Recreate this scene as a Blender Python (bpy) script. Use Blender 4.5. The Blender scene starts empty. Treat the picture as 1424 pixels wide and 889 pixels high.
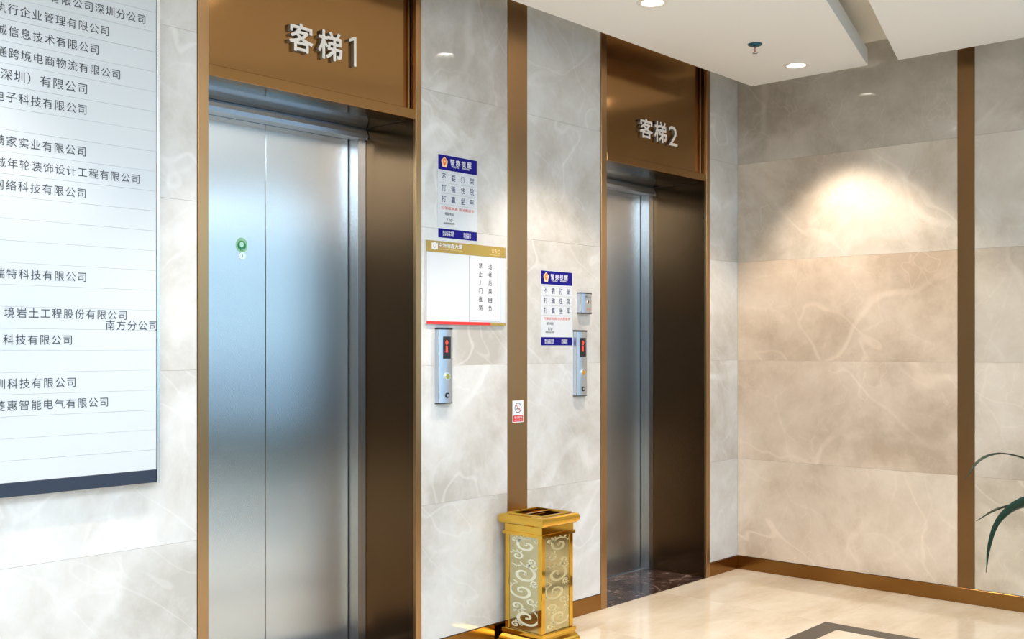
import bpy, bmesh, math, random
from mathutils import Vector, Matrix
SC = bpy.context.scene
COL = SC.collection
random.seed(7)
PI = math.pi

# ---------------------------------------------------------------- camera
cd = bpy.data.cameras.new('camera'); cam = bpy.data.objects.new('camera', cd); COL.objects.link(cam)
cam.location = (0, -3.357, 1.35)
cam.rotation_euler = (PI/2, 0, math.atan2(1343, 1505) - PI/2)
cd.sensor_width = 36; cd.lens = 36*1505/1424; cd.shift_y = 37.5/1424; cd.clip_start = .05
SC.camera = cam

# ---------------------------------------------------------------- world, exposure, large lights
w = bpy.data.worlds.new('overcast_sky'); SC.world = w; w.use_nodes = True
bg = w.node_tree.nodes['Background']
bg.inputs['Color'].default_value = (.56, .78, 1.0, 1); bg.inputs['Strength'].default_value = 1.35
SC.view_settings.view_transform = 'Standard'; SC.view_settings.look = 'None'
SC.view_settings.gamma = 1; SC.view_settings.use_curve_mapping = False
SC.view_settings.exposure = 0.70

def area(name, loc, size, size_y, power, color, rot=(0, 0, 0)):
    l = bpy.data.lights.new(name, 'AREA'); l.shape = 'RECTANGLE'; l.size = size; l.size_y = size_y
    l.energy = power; l.color = color
    o = bpy.data.objects.new(name, l); COL.objects.link(o); o.location = loc; o.rotation_euler = rot
    return o
for loc_, sz_, rot_ in (((0.8, -8.2, 1.45), 10.0, (PI/2, 0, 0)), ((6.0, -5.15, 1.45), 5.6, (PI/2, 0, PI/2))):
    area('window_portal', loc_, sz_, 2.7, 1, (1, 1, 1), rot_).data.cycles.is_portal = True
# fill light for the lobby from added ceiling panels behind the camera (built below)
FILL_PANELS = [(-2.4, -2.5), (-.2, -2.5), (2.0, -2.8), (.9, -7.1), (-2.4, -5.2), (-.2, -5.2), (2.0, -5.4), (5.0, -6.9)]
PANEL_POWER = 35; PANEL_COLOR = (.78, .90, 1.0)
for px_, py_ in FILL_PANELS:
    area('fill_panel_light', (px_, py_, 2.845), 1.15, 1.15, PANEL_POWER, PANEL_COLOR)
SPOT_POWER = 115; SPOT_COLOR = (1.0, .83, .66)

# ---------------------------------------------------------------- helpers
def tag(o, label=None, cat=None, group=None, kind=None):
    if label: o['label'] = label
    if cat: o['category'] = cat
    if group: o['group'] = group
    if kind: o['kind'] = kind
    return o
def empty(name, loc=(0, 0, 0)):
    o = bpy.data.objects.new(name, None); COL.objects.link(o); o.location = loc; o.empty_display_size = .05
    return o
def link(name, me, mat=None, parent=None, loc=None):
    o = bpy.data.objects.new(name, me); COL.objects.link(o)
    if mat and not me.materials: me.materials.append(mat)
    if parent: o.parent = parent
    if loc is not None: o.location = loc
    return o
def fin(name, bm, mat, parent=None, loc=None, smooth=False):
    bmesh.ops.recalc_face_normals(bm, faces=bm.faces)
    me = bpy.data.meshes.new(name); bm.to_mesh(me); bm.free()
    if smooth:
        for p in me.polygons: p.use_smooth = True
    return link(name, me, mat, parent, loc)
def add_box(bm, x0, x1, y0, y1, z0, z1, bev=0):
    r = bmesh.ops.create_cube(bm, size=1)
    for v in r['verts']:
        v.co = Vector(((x0+x1)/2 + v.co.x*(x1-x0), (y0+y1)/2 + v.co.y*(y1-y0), (z0+z1)/2 + v.co.z*(z1-z0)))
    if bev:
        es = list({e for v in r['verts'] for e in v.link_edges})
        bmesh.ops.bevel(bm, geom=es, offset=bev, segments=1, affect='EDGES')
def box(name, mat, parent, x0, x1, y0, y1, z0, z1, bev=0):
    """box in world coordinates; parent is at a known location with no rotation"""
    bm = bmesh.new(); add_box(bm, x0, x1, y0, y1, z0, z1, bev)
    c = Vector(((x0+x1)/2, (y0+y1)/2, (z0+z1)/2))
    bmesh.ops.translate(bm, verts=bm.verts, vec=-c)
    return fin(name, bm, mat, parent, c - wloc(parent))
def wloc(o):
    v = Vector((0, 0, 0))
    while o is not None: v += Vector(o.location); o = o.parent
    return v
def lathe(bm, prof, n=32, c=(0, 0, 0), axis='z', a0=0):
    """prof: (radius, height) list"""
    rings = []
    for r, h in prof:
        ring = []
        for i in range(n):
            a = a0 + 2*PI*i/n
            if axis == 'z': p = (c[0]+r*math.cos(a), c[1]+r*math.sin(a), c[2]+h)
            else: p = (c[0]+r*math.cos(a), c[1]-h, c[2]+r*math.sin(a))   # axis towards -y
            ring.append(bm.verts.new(p))
        rings.append(ring)
    for a, b in zip(rings, rings[1:]):
        for i in range(n): bm.faces.new((a[i], a[(i+1) % n], b[(i+1) % n], b[i]))
    if prof[0][0] > 1e-6: bm.faces.new(rings[0])
    if prof[-1][0] > 1e-6: bm.faces.new(rings[-1][::-1])
def tube(bm, pts, r, n=8):
    pts = [Vector(p) for p in pts]; rings = []
    for i, p in enumerate(pts):
        t = (pts[min(i+1, len(pts)-1)] - pts[max(i-1, 0)]).normalized()
        u = t.cross(Vector((.3, .5, .81))).normalized(); v = t.cross(u)
        rr = r[i] if isinstance(r, (list, tuple)) else r
        rings.append([bm.verts.new(p + (u*math.cos(2*PI*k/n) + v*math.sin(2*PI*k/n))*rr) for k in range(n)])
    for a, b in zip(rings, rings[1:]):
        for k in range(n): bm.faces.new((a[k], a[(k+1) % n], b[(k+1) % n], b[k]))
    bm.faces.new(rings[0]); bm.faces.new(rings[-1][::-1])
def dup(root, loc=None):
    r = root.copy(); COL.objects.link(r)
    if loc is not None: r.location = loc
    for ch in list(root.children):
        c = dup(ch); c.parent = r
    return r

def one_glyph(extrude):
    bm = bmesh.new(); pts = [(.0, .80), (.0, .90), (.19, 1.0), (.30, 1.0), (.30, 0), (.19, 0), (.19, .88)]
    if extrude:
        lo = [bm.verts.new((x, y, -extrude)) for x, y in pts]; hi = [bm.verts.new((x, y, extrude)) for x, y in pts]; n = len(pts)
        for i in range(n): bm.faces.new((lo[i], lo[(i+1) % n], hi[(i+1) % n], hi[i]))
        bm.faces.new(lo); bm.faces.new(hi[::-1])
    else: bm.faces.new([bm.verts.new((x, y, 0)) for x, y in pts])
    bmesh.ops.recalc_face_normals(bm, faces=bm.faces); bmesh.ops.triangulate(bm, faces=bm.faces)
    me = bpy.data.meshes.new('text'); bm.to_mesh(me); bm.free(); return me
def thicken(me, d):
    """bold lettering: the outline repeated a stroke's half width to each side"""
    bm = bmesh.new()
    for dx, dy in ((-d, 0), (d, 0), (0, -d), (0, d), (-.7*d, -.7*d), (.7*d, .7*d), (-.7*d, .7*d), (.7*d, -.7*d)):
        n0 = len(bm.verts); bm.from_mesh(me); bm.verts.ensure_lookup_table()
        for v in bm.verts[n0:]: v.co.x += dx; v.co.y += dy; v.co.z += (-.002 if abs(v.co.z) > .01 else .003)*n0/max(1, len(me.vertices))*(1 if v.co.z >= 0 else -1)
    bm.to_mesh(me); bm.free()
def text_mesh(s, extrude=0, offset=0, spacing=1.0, shear=0):
    if s == '1' and extrude: return one_glyph(extrude)
    c = bpy.data.curves.new('text', 'FONT'); c.body = s; c.extrude = extrude; c.offset = offset
    c.space_character = spacing; c.resolution_u = 3; c.shear = shear
    o = bpy.data.objects.new('text', c); COL.objects.link(o)
    dg = bpy.context.evaluated_depsgraph_get()
    me = bpy.data.meshes.new_from_object(o.evaluated_get(dg))
    bpy.data.objects.remove(o); bpy.data.curves.remove(c)
    return me
def text(name, s, mat, parent, x0, x1, zc, y, zh=None, depth=0, offset=0, spacing=1.0, shear=0, bold=0):
    """text standing on a wall facing -y, fitted between x0 and x1, centred on height zc, front at y"""
    me = text_mesh(s, .5 if depth else 0, 0, spacing, shear); me.name = name
    if bold or offset: thicken(me, bold or offset)
    vs = me.vertices
    ax = min(v.co.x for v in vs); bx = max(v.co.x for v in vs); ay = min(v.co.y for v in vs); by = max(v.co.y for v in vs)
    sx = (x1-x0)/(bx-ax); sz = sx if zh is None else zh/(by-ay)
    c = Vector(((x0+x1)/2, y + depth/2, zc))
    for v in vs:
        x, yy, z = v.co
        v.co = ((x-(ax+bx)/2)*sx, -z*(depth or .008), (yy-(ay+by)/2)*sz)
    me.materials.clear()
    for p in me.polygons: p.material_index = 0
    return link(name, me, mat, parent, c - wloc(parent))
def poly(name, mat, parent, pts, y, th=.0004):
    """flat outline (x, z) with thickness th, front face at y"""
    bm = bmesh.new(); a = [bm.verts.new((x, y, z)) for x, z in pts]; b = [bm.verts.new((x, y+th, z)) for x, z in pts]
    bm.faces.new(a); bm.faces.new(b[::-1]); n = len(pts)
    for i in range(n): bm.faces.new((a[i], b[i], b[(i+1) % n], a[(i+1) % n]))
    bmesh.ops.translate(bm, verts=bm.verts, vec=-wloc(parent))
    return fin(name, bm, mat, parent)

# ---------------------------------------------------------------- materials
def srgb(r, g, b):
    f = lambda c: (c/255/12.92 if c/255 <= .04045 else ((c/255+.055)/1.055)**2.4)
    return (f(r), f(g), f(b), 1)
def mat(name, col, rough=.5, metal=0, spec=.5, emit=None, es=0, coat=0, bump=None, trans=0, aniso=0):
    m = bpy.data.materials.new(name); m.use_nodes = True; nt = m.node_tree; p = nt.nodes['Principled BSDF']
    p.inputs['Base Color'].default_value = col; p.inputs['Roughness'].default_value = rough
    p.inputs['Metallic'].default_value = metal; p.inputs['Specular IOR Level'].default_value = spec
    p.inputs['Coat Weight'].default_value = coat; p.inputs['Transmission Weight'].default_value = trans
    if emit: p.inputs['Emission Color'].default_value = emit; p.inputs['Emission Strength'].default_value = es
    if aniso:  # hairline brushing along z (aniso > 0): the gloss spreads sideways; aniso < 0: brushed sideways
        ge = nt.nodes.new('ShaderNodeNewGeometry'); cx = nt.nodes.new('ShaderNodeVectorMath'); cx.operation = 'CROSS_PRODUCT'; cx.inputs[1].default_value = (0, 0, 1)
        nt.links.new(ge.outputs['True Normal'], cx.inputs[0]); nt.links.new(cx.outputs[0], p.inputs['Tangent']); p.inputs['Anisotropic'].default_value = abs(aniso)
        if aniso < 0: p.inputs['Anisotropic Rotation'].default_value = .25
    if bump:   # (scale vector, noise scale, strength, roughness variation)
        sc, ns, st, rv = bump
        N = nt.nodes.new; L = nt.links.new
        tc = N('ShaderNodeTexCoord'); mp = N('ShaderNodeMapping'); mp.inputs['Scale'].default_value = sc
        nz = N('ShaderNodeTexNoise'); nz.inputs['Scale'].default_value = ns; nz.inputs['Detail'].default_value = 3
        bp = N('ShaderNodeBump'); bp.inputs['Strength'].default_value = st; bp.inputs['Distance'].default_value = .0004
        L(tc.outputs['Object'], mp.inputs[0]); L(mp.outputs[0], nz.inputs['Vector'])
        L(nz.outputs['Fac'], bp.inputs['Height']); L(bp.outputs[0], p.inputs['Normal'])
        mr = N('ShaderNodeMapRange'); mr.inputs['To Min'].default_value = rough-rv; mr.inputs['To Max'].default_value = rough+rv
        L(nz.outputs['Fac'], mr.inputs['Value']); L(mr.outputs[0], p.inputs['Roughness'])
    return m

def marble(name, c_dark, c_mid, c_light, vein, rough=.06, scale=1.6, vein_amt=.55, patch=(1, 1, 1), spec=.5, chips=None):
    m = bpy.data.materials.new(name); m.use_nodes = True; nt = m.node_tree; p = nt.nodes['Principled BSDF']
    N = nt.nodes.new; L = nt.links.new
    tc = N('ShaderNodeTexCoord'); oi = N('ShaderNodeObjectInfo')
    vm = N('ShaderNodeVectorMath'); vm.operation = 'SCALE'; vm.inputs[0].default_value = (37, 23, 51)
    L(oi.outputs['Random'], vm.inputs['Scale'])
    ad = N('ShaderNodeVectorMath'); ad.operation = 'ADD'; L(tc.outputs['Object'], ad.inputs[0]); L(vm.outputs[0], ad.inputs[1])
    mp = N('ShaderNodeMapping'); mp.inputs['Scale'].default_value = patch; mp.inputs['Rotation'].default_value = (.3, .6, .2)
    L(ad.outputs[0], mp.inputs[0])
    n1 = N('ShaderNodeTexNoise'); n1.inputs['Scale'].default_value = scale; n1.inputs['Detail'].default_value = 7
    n1.inputs['Roughness'].default_value = .66; n1.inputs['Distortion'].default_value = .2
    L(mp.outputs[0], n1.inputs['Vector'])
    cr = N('ShaderNodeValToRGB'); e = cr.color_ramp.elements
    e[0].position = .36; e[0].color = c_dark; e[1].position = .64; e[1].color = c_light
    k = e.new(.5); k.color = c_mid
    L(n1.outputs['Fac'], cr.inputs[0])
    # long thin veins: ridges of a warped, stretched noise
    col = cr.outputs[0]
    def ridge(sc, width, amt, col_in, rot, seed):
        mp2 = N('ShaderNodeMapping'); mp2.inputs['Rotation'].default_value = rot; mp2.vector_type = 'TEXTURE'; mp2.inputs['Scale'].default_value = (1, 1, 4.5)
        mp2.inputs['Location'].default_value = (seed, seed*.7, seed*1.3)
        L(ad.outputs[0], mp2.inputs[0])
        n = N('ShaderNodeTexNoise'); n.inputs['Scale'].default_value = sc; n.inputs['Detail'].default_value = 2.5
        n.inputs['Roughness'].default_value = .6; n.inputs['Distortion'].default_value = .05
        L(mp2.outputs[0], n.inputs['Vector'])
        s = N('ShaderNodeMath'); s.operation = 'SUBTRACT'; s.inputs[1].default_value = .5; L(n.outputs['Fac'], s.inputs[0])
        a = N('ShaderNodeMath'); a.operation = 'ABSOLUTE'; L(s.outputs[0], a.inputs[0])
        mr = N('ShaderNodeMapRange'); mr.interpolation_type = 'SMOOTHERSTEP'
        mr.inputs['From Min'].default_value = 0; mr.inputs['From Max'].default_value = width
        mr.inputs['To Min'].default_value = 1; mr.inputs['To Max'].default_value = 0
        L(a.outputs[0], mr.inputs['Value'])
        # break the veins up
        nb = N('ShaderNodeTexNoise'); nb.inputs['Scale'].default_value = 2.3; L(mp2.outputs[0], nb.inputs['Vector'])
        mb = N('ShaderNodeMapRange'); mb.inputs['From Min'].default_value = .42; mb.inputs['From Max'].default_value = .62
        L(nb.outputs['Fac'], mb.inputs['Value'])
        mu = N('ShaderNodeMath'); mu.operation = 'MULTIPLY'; L(mr.outputs[0], mu.inputs[0]); L(mb.outputs[0], mu.inputs[1])
        m3 = N('ShaderNodeMath'); m3.operation = 'MULTIPLY'; m3.inputs[1].default_value = amt; L(mu.outputs[0], m3.inputs[0])
        mx = N('ShaderNodeMix'); mx.data_type = 'RGBA'; L(m3.outputs[0], mx.inputs[0]); L(col_in, mx.inputs[6]); mx.inputs[7].default_value = vein
        return mx.outputs[2]
    col = ridge(.9, .018, vein_amt, col, (.75, .65, .3), 3.0)
    col = ridge(1.9, .013, vein_amt*.85, col, (-.7, .8, .2), 11.0)
    col = ridge(4.0, .011, vein_amt*.5, col, (.6, -.8, -.9), 19.0)
    # web of hair veins
    nd = N('ShaderNodeTexNoise'); nd.inputs['Scale'].default_value = 3; nd.inputs['Detail'].default_value = 3; L(ad.outputs[0], nd.inputs['Vector'])
    vs_ = N('ShaderNodeVectorMath'); vs_.operation = 'MULTIPLY_ADD'; vs_.inputs[1].default_value = (.16, .16, .16); L(nd.outputs['Color'], vs_.inputs[0]); L(ad.outputs[0], vs_.inputs[2])
    vo_ = N('ShaderNodeTexVoronoi'); vo_.feature = 'DISTANCE_TO_EDGE'; vo_.inputs['Scale'].default_value = 2.4; L(vs_.outputs[0], vo_.inputs['Vector'])
    ma = N('ShaderNodeMapRange'); ma.inputs['From Max'].default_value = .022; ma.inputs['To Min'].default_value = vein_amt*.5; ma.inputs['To Max'].default_value = 0; L(vo_.outputs['Distance'], ma.inputs['Value'])
    nm = N('ShaderNodeMapRange'); nm.inputs['From Min'].default_value = .45; nm.inputs['From Max'].default_value = .6; L(n1.outputs['Fac'], nm.inputs['Value'])
    mm = N('ShaderNodeMath'); mm.operation = 'MULTIPLY'; L(ma.outputs[0], mm.inputs[0]); L(nm.outputs[0], mm.inputs[1])
    mw = N('ShaderNodeMix'); mw.data_type = 'RGBA'; L(mm.outputs[0], mw.inputs[0]); L(col, mw.inputs[6]); mw.inputs[7].default_value = vein; col = mw.outputs[2]
    if chips:
        vo = N('ShaderNodeTexNoise'); vo.inputs['Scale'].default_value = 16; vo.inputs['Detail'].default_value = 5; vo.inputs['Roughness'].default_value = .65; L(ad.outputs[0], vo.inputs['Vector'])
        mr = N('ShaderNodeMapRange'); mr.inputs['From Min'].default_value = .58; mr.inputs['From Max'].default_value = .66
        L(vo.outputs['Fac'], mr.inputs['Value'])
        mx = N('ShaderNodeMix'); mx.data_type = 'RGBA'; L(mr.outputs[0], mx.inputs[0]); L(col, mx.inputs[6]); mx.inputs[7].default_value = chips
        col = mx.outputs[2]
    mt = N('ShaderNodeMix'); mt.data_type = 'RGBA'; mt.blend_type = 'MULTIPLY'; mt.inputs[0].default_value = 1
    L(col, mt.inputs[6]); L(oi.outputs['Color'], mt.inputs[7]); L(mt.outputs[2], p.inputs['Base Color'])
    p.inputs['Roughness'].default_value = rough; p.inputs['Specular IOR Level'].default_value = spec
    return m

M = {}
M['stone'] = marble('polished_beige_marble', (.43, .40, .36, 1), (.55, .53, .50, 1), (.625, .62, .605, 1), (.78, .775, .76, 1), .045, 1.7, .36)
M['floor'] = marble('cream_floor_marble', (.64, .52, .38, 1), (.72, .61, .47, 1), (.78, .69, .56, 1), (.84, .77, .65, 1), .09, 1.6, .2, (1, 2.5, 1))
M['emperador'] = marble('dark_red_brown_marble', (.018, .008, .006, 1), (.045, .020, .016, 1), (.085, .045, .038, 1), (.35, .24, .2, 1), .12, 6, .5, chips=(.26, .19, .16, 1))
M['inlay'] = marble('dark_grey_brown_marble', (.04, .033, .026, 1), (.055, .045, .036, 1), (.07, .058, .047, 1), (.11, .09, .075, 1), .15, 4, .15, spec=.25)
M['grout'] = mat('joint_grout', (.50, .46, .41, 1), .8)
M['bronze'] = mat('brushed_bronze_plate', (.44, .265, .13, 1), .30, 1, aniso=.7, bump=((60, 60, 1.2), 6, .01, .02))
M['bronze_shaded'] = mat('shaded_bronze_reveal', (.17, .10, .05, 1), .20, 1, aniso=.6)  # frame bronze darkened: dim reflections inside the recess put into its colour
M['bronze_base'] = mat('deep_bronze_skirting', (.29, .15, .045, 1), .20, 1)
M['bronze_strip'] = mat('deep_bronze_strip', (.27, .155, .07, 1), .28, 1, aniso=.6)
M['bronze_soft'] = mat('satin_bronze_panel', (.37, .205, .080, 1), .15, 1)
M['steel'] = mat('brushed_stainless_steel', (.63, .66, .68, 1), .26, 1, aniso=.97)
M['soffit'] = mat('dark_mirror_steel', (.40, .42, .43, 1), .10, 1)
M['steel_dark'] = mat('dark_door_gap', (.02, .02, .02, 1), .6)
M['alu'] = mat('satin_aluminium', (.62, .70, .82, 1), .38, 1)
M['alu_edge'] = mat('polished_aluminium_edge', (.85, .88, .9, 1), .25, 1)
M['chrome'] = mat('chrome', (.8, .8, .8, 1), .08, 1)
M['paint'] = mat('matt_white_ceiling_paint', (.88, .885, .90, 1), .9, spec=.2)
M['paint2'] = mat('cream_ceiling_paint', (.88, .83, .74, 1), .9, spec=.2)
M['edge'] = mat('white_edge_paint', (.86, .88, .9, 1), .6)
M['acrylic'] = mat('glossy_white_acrylic', (.55, .60, .66, 1), .22, spec=.6)
M['navy'] = mat('navy_plastic', (.018, .028, .055, 1), .3)
M['ink'] = mat('dark_grey_ink', (.03, .035, .045, 1), .5)
M['paper'] = mat('white_printed_paper', (.62, .67, .74, 1), .45)
M['blue'] = mat('royal_blue_print', (.005, .003, .20, 1), .6, spec=.2)
M['blueink'] = mat('blue_ink', (.01, .02, .12, 1), .5)
M['white'] = mat('white_print', (.72, .75, .83, 1), .5)
M['red'] = mat('red_print', (.70, .03, .025, 1), .45)
M['redink'] = mat('red_ink', (.75, .12, .08, 1), .5)
M['grey'] = mat('grey_print', (.45, .47, .50, 1), .5)
M['gold_print'] = mat('khaki_gold_print', (.36, .26, .055, 1), .35)
M['orange'] = mat('badge_orange', (.8, .16, .03, 1), .4)
M['cream'] = mat('badge_cream', (.85, .62, .35, 1), .4)
M['letter'] = mat('ivory_letter_face', (.78, .75, .72, 1), .45)
M['letter_side'] = mat('grey_letter_return', (.25, .24, .23, 1), .4, .6)
M['black'] = mat('black_plastic', (.012, .014, .018, 1), .25)
M['led'] = mat('red_led', (.3, .01, .01, 1), .4, emit=(1, .035, .015, 1), es=1.6)
M['brass'] = mat('polished_gold_brass', (.80, .50, .085, 1), .06, 1)
M['mirror'] = mat('champagne_mirror_panel', (.62, .58, .36, 1), .10, 1)
M['frost'] = mat('frosted_white_etching', (.72, .74, .62, 1), .5, .2)
M['bin_dark'] = mat('smoked_steel_tray', (.05, .025, .012, 1), .2, .6)
M['frost2'] = mat('clear_gold_etching', (.75, .68, .42, 1), .3, .8)
M['green'] = mat('green_sticker', (.0, .22, .09, 1), .4)
M['lightgreen'] = mat('pale_green_sticker', (.30, .62, .36, 1), .4)
M['mint'] = mat('mint_sticker', (.55, .85, .75, 1), .4)
M['sprinkler'] = mat('painted_blue_steel', (.01, .10, .16, 1), .25, .5)
M['lamp'] = mat('downlight_lens', (1, 1, 1, 1), .4, emit=(1, .94, .84, 1), es=14)
M['reflector'] = mat('downlight_reflector', (.85, .8, .72, 1), .25, .7)
M['trimwhite'] = mat('white_trim_ring', (.82, .80, .77, 1), .5)
M['diffuser'] = mat('fill_panel_diffuser', (1, 1, 1, 1), .5, emit=(.92, .96, 1, 1), es=1.3)
M['leaf'] = mat('dark_green_leaf', (.006, .026, .012, 1), .5, spec=.3, bump=((1, 1, 1), 40, .1, .03))
M['pot'] = mat('glazed_white_pot', (.7, .68, .64, 1), .25)
M['soil'] = mat('potting_soil', (.03, .02, .015, 1), .95)
M['frame'] = mat('dark_window_frame', (.06, .065, .07, 1), .4, .3)
M['mat'] = mat('dark_teal_added_mat', (.03, .055, .065, 1), .95)
M['hedge'] = mat('hedge_green', (.045, .12, .12, 1), .9, bump=((1, 1, 1), 25, 1, .05))
M['plaza'] = mat('plaza_paving', (.46, .49, .55, 1), .9)
M['plaster'] = mat('dark_brown_wall_cladding', (.09, .065, .045, 1), .5)
g = bpy.data.materials.new('window_glass'); g.use_nodes = True; nt = g.node_tree
for n in list(nt.nodes): nt.nodes.remove(n)
o_ = nt.nodes.new('ShaderNodeOutputMaterial'); mx_ = nt.nodes.new('ShaderNodeMixShader'); tr_ = nt.nodes.new('ShaderNodeBsdfTransparent')
gl_ = nt.nodes.new('ShaderNodeBsdfGlossy'); gl_.inputs['Roughness'].default_value = .02
tr_.inputs[0].default_value = (.93, .97, .96, 1); mx_.inputs[0].default_value = .07
nt.links.new(tr_.outputs[0], mx_.inputs[1]); nt.links.new(gl_.outputs[0], mx_.inputs[2]); nt.links.new(mx_.outputs[0], o_.inputs[0])
M['glass'] = g

# ---------------------------------------------------------------- the setting: dimensions
XR = 5.822                       # right wall
ZU, ZD = 3.045, 2.865            # upper ceiling, dropped ceiling
XL, YF = -4.2, -8.0              # far sides of the lobby
JZ = [.082, .67, 1.267, 1.86, 2.452, ZU]
P = [dict(x0=2.100, i0=2.143, i1=3.145, x1=3.179, yb=.316), dict(x0=4.443, i0=4.491, i1=5.458, x1=5.496, yb=.367)]
STRIP = (3.730, 3.869)
BS = (-1.310, -1.398)
GAP = .0003
tile_cache = {}
def tile(parent, axis, a0, a1, z0, z1, tint, m='stone'):
    """a slab whose polished face lies on the wall plane; axis 'y' = on the back wall, 'x' = on the right wall"""
    a0 += GAP; a1 -= GAP; z0 += GAP; z1 -= GAP
    key = (axis, round(a1-a0, 4), round(z1-z0, 4), m); th = .02
    if key not in tile_cache:
        bm = bmesh.new(); hw, hh = (a1-a0)/2, (z1-z0)/2
        if axis == 'y': add_box(bm, -hw, hw, 0, th, -hh, hh, .0004)
        elif axis == 'x': add_box(bm, 0, th, -hw, hw, -hh, hh, .0004)
        else: add_box(bm, -hw, hw, -hh, hh, -th, 0, .0004)
        bmesh.ops.recalc_face_normals(bm, faces=bm.faces)
        me = bpy.data.meshes.new('marble_panel'); bm.to_mesh(me); bm.free(); me.materials.append(M[m]); tile_cache[key] = me
    c = (a0+a1)/2, (z0+z1)/2
    loc = {'y': (c[0], 0, c[1]), 'x': (XR, c[0], c[1]), 'z': (c[0], c[1], 0)}[axis]
    o = link('floor_tile' if axis == 'z' else 'marble_panel', tile_cache[key], None, parent, Vector(loc) - wloc(parent))
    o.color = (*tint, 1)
    return o

# back wall (with the two lift doorways)
bm = bmesh.new()
for x0, x1, z0, z1 in ((XL, P[0]['x0'], 0, ZU+.05), (P[0]['x1'], P[1]['x0'], 0, ZU+.05), (P[1]['x1'], XR+.02, 0, ZU+.05)):
    add_box(bm, x0, x1, .0205, .62, z0, z1)
for q in P: add_box(bm, q['x0'], q['x1'], .09, .62, 2.36, ZU+.05)
wb = fin('wall_back', bm, M['grout']); tag(wb, 'marble clad wall holding both lift doorways', 'wall', kind='structure')
r = random.Random(3)
tone = lambda b, s=.035: tuple(min(1.25, b[k]*(1 + d)) for k, d in zip(range(3), [r.uniform(-s, s)]*3))
CA = (1.06, 1.10, 1.17)  # same stone; cool daylight on the back wall put into the tile tint
for i in range(5):
    z0, z1 = JZ[i], JZ[i+1]
    e = P[0]['x0']
    while e > XL:
        tile(wb, 'y', max(XL, e-1.19), e, z0, z1, tone(CA)); e -= 1.19
    tile(wb, 'y', P[0]['x1'], STRIP[0], z0, z1, tone(CA)); tile(wb, 'y', STRIP[1], P[1]['x0'], z0, z1, tone(CA))
    tile(wb, 'y', P[1]['x1'], XR, z0, z1, tone(CA))
# right wall
YG = -2.35
wr = box('wall_right', M['grout'], None, XR+.0205, XR+.14, YG, 0.62, 0, ZU+.05); tag(wr, 'marble clad wall at right angles to the lift wall', 'wall', kind='structure')
TB = [(1.24, 1.09, .95), (1.24, 1.07, .92), (1.20, 1.03, .88), (1.10, 1.04, .97), (.90, .88, .85)]  # TB, TB2: tile tones by row, with warm lamp light put into the tint
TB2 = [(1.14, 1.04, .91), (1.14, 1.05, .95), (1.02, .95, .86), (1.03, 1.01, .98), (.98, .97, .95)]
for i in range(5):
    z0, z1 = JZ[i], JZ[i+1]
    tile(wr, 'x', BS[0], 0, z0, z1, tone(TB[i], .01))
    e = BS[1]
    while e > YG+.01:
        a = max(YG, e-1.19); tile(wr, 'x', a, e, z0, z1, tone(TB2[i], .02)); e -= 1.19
# floor
fl = box('floor', M['grout'], None, XL-.2, XR+.14, YF-.2, .62, -.06, -.0205); tag(fl, 'polished cream marble floor', 'floor', kind='structure')
IN = (4.982, -.972); IW = .107; IL = 1.45     # dark inlaid frame, its far corner
def fstrip(x0, x1, y0, y1):
    o = box('inlay_strip', M['inlay'], fl, x0, x1, y0, y1, -.02, .0002, .0003); return o
def ftiles(x0, x1, y0, y1, nx, ny):
    for i in range(nx):
        for j in range(ny):
            tile(fl, 'z', x0+(x1-x0)*i/nx, x0+(x1-x0)*(i+1)/nx, y0+(y1-y0)*j/ny, y0+(y1-y0)*(j+1)/ny, tone((1, 1, 1), .025), 'floor')
ix0, iy0 = IN[0]-3.4, IN[1]-2.6
fstrip(ix0, IN[0], IN[1]-IW, IN[1]); fstrip(ix0, IN[0], iy0, iy0+IW)
fstrip(IN[0]-IW, IN[0], iy0+IW, IN[1]-IW); fstrip(ix0, ix0+IW, iy0+IW, IN[1]-IW)
ftiles(ix0+IW, IN[0]-IW, iy0+IW, IN[1]-IW, 4, 3)
ftiles(IN[0], XR, iy0, IN[1], 1, 3); ftiles(ix0, IN[0], IN[1], 0.0, 4, 1); ftiles(IN[0], XR, IN[1], 0, 1, 1)
ftiles(XL, ix0, iy0, 0, 6, 4); ftiles(XL, XR, YF, iy0, 10, 4)
# ceilings
ce = box('ceiling', M['paint2'], None, XL-.2, XR+.14, YF-.2, .62, ZU, ZU+.1); tag(ce, 'cream upper ceiling seen through the slot', 'ceiling', kind='structure')
C1, C2, C3, E1, E2 = (5.630, -.205), (5.625, -.900), (5.630, -1.070), (4.432, -1.231), (4.557, -1.372)
def extend(a, b, x): t = (x-a[0])/(b[0]-a[0]); return (x, a[1]+(b[1]-a[1])*t)
S1, S2 = extend(C2, E1, XL), extend(C3, E2, XL)
HOLES = [(-.23, -.63), (1.17, -.63), (2.57, -.63), (3.968, -.645), (5.370, -.618)]
RH = .062
def slab(name, pts, holes=()):
    bm = bmesh.new(); th = .088
    bot = [bm.verts.new((x, y, ZD)) for x, y in pts]; top = [bm.verts.new((x, y, ZD+th)) for x, y in pts]; n = len(pts)
    for i in range(n): bm.faces.new((bot[i], bot[(i+1) % n], top[(i+1) % n], top[i]))
    for lev, z in ((bot, ZD), (top, ZD+th)):
        edges = [bm.edges.get((lev[i], lev[(i+1) % n])) for i in range(n)]
        for hx, hy in holes:
            k = [bm.verts.new((hx+RH*math.cos(2*PI*j/24), hy+RH*math.sin(2*PI*j/24), z)) for j in range(24)]
            edges += [bm.edges.new((k[j], k[(j+1) % 24])) for j in range(24)]
        bmesh.ops.triangle_fill(bm, use_beauty=True, edges=edges)
    return fin(name, bm, M['paint'], ce, -wloc(ce))
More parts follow.
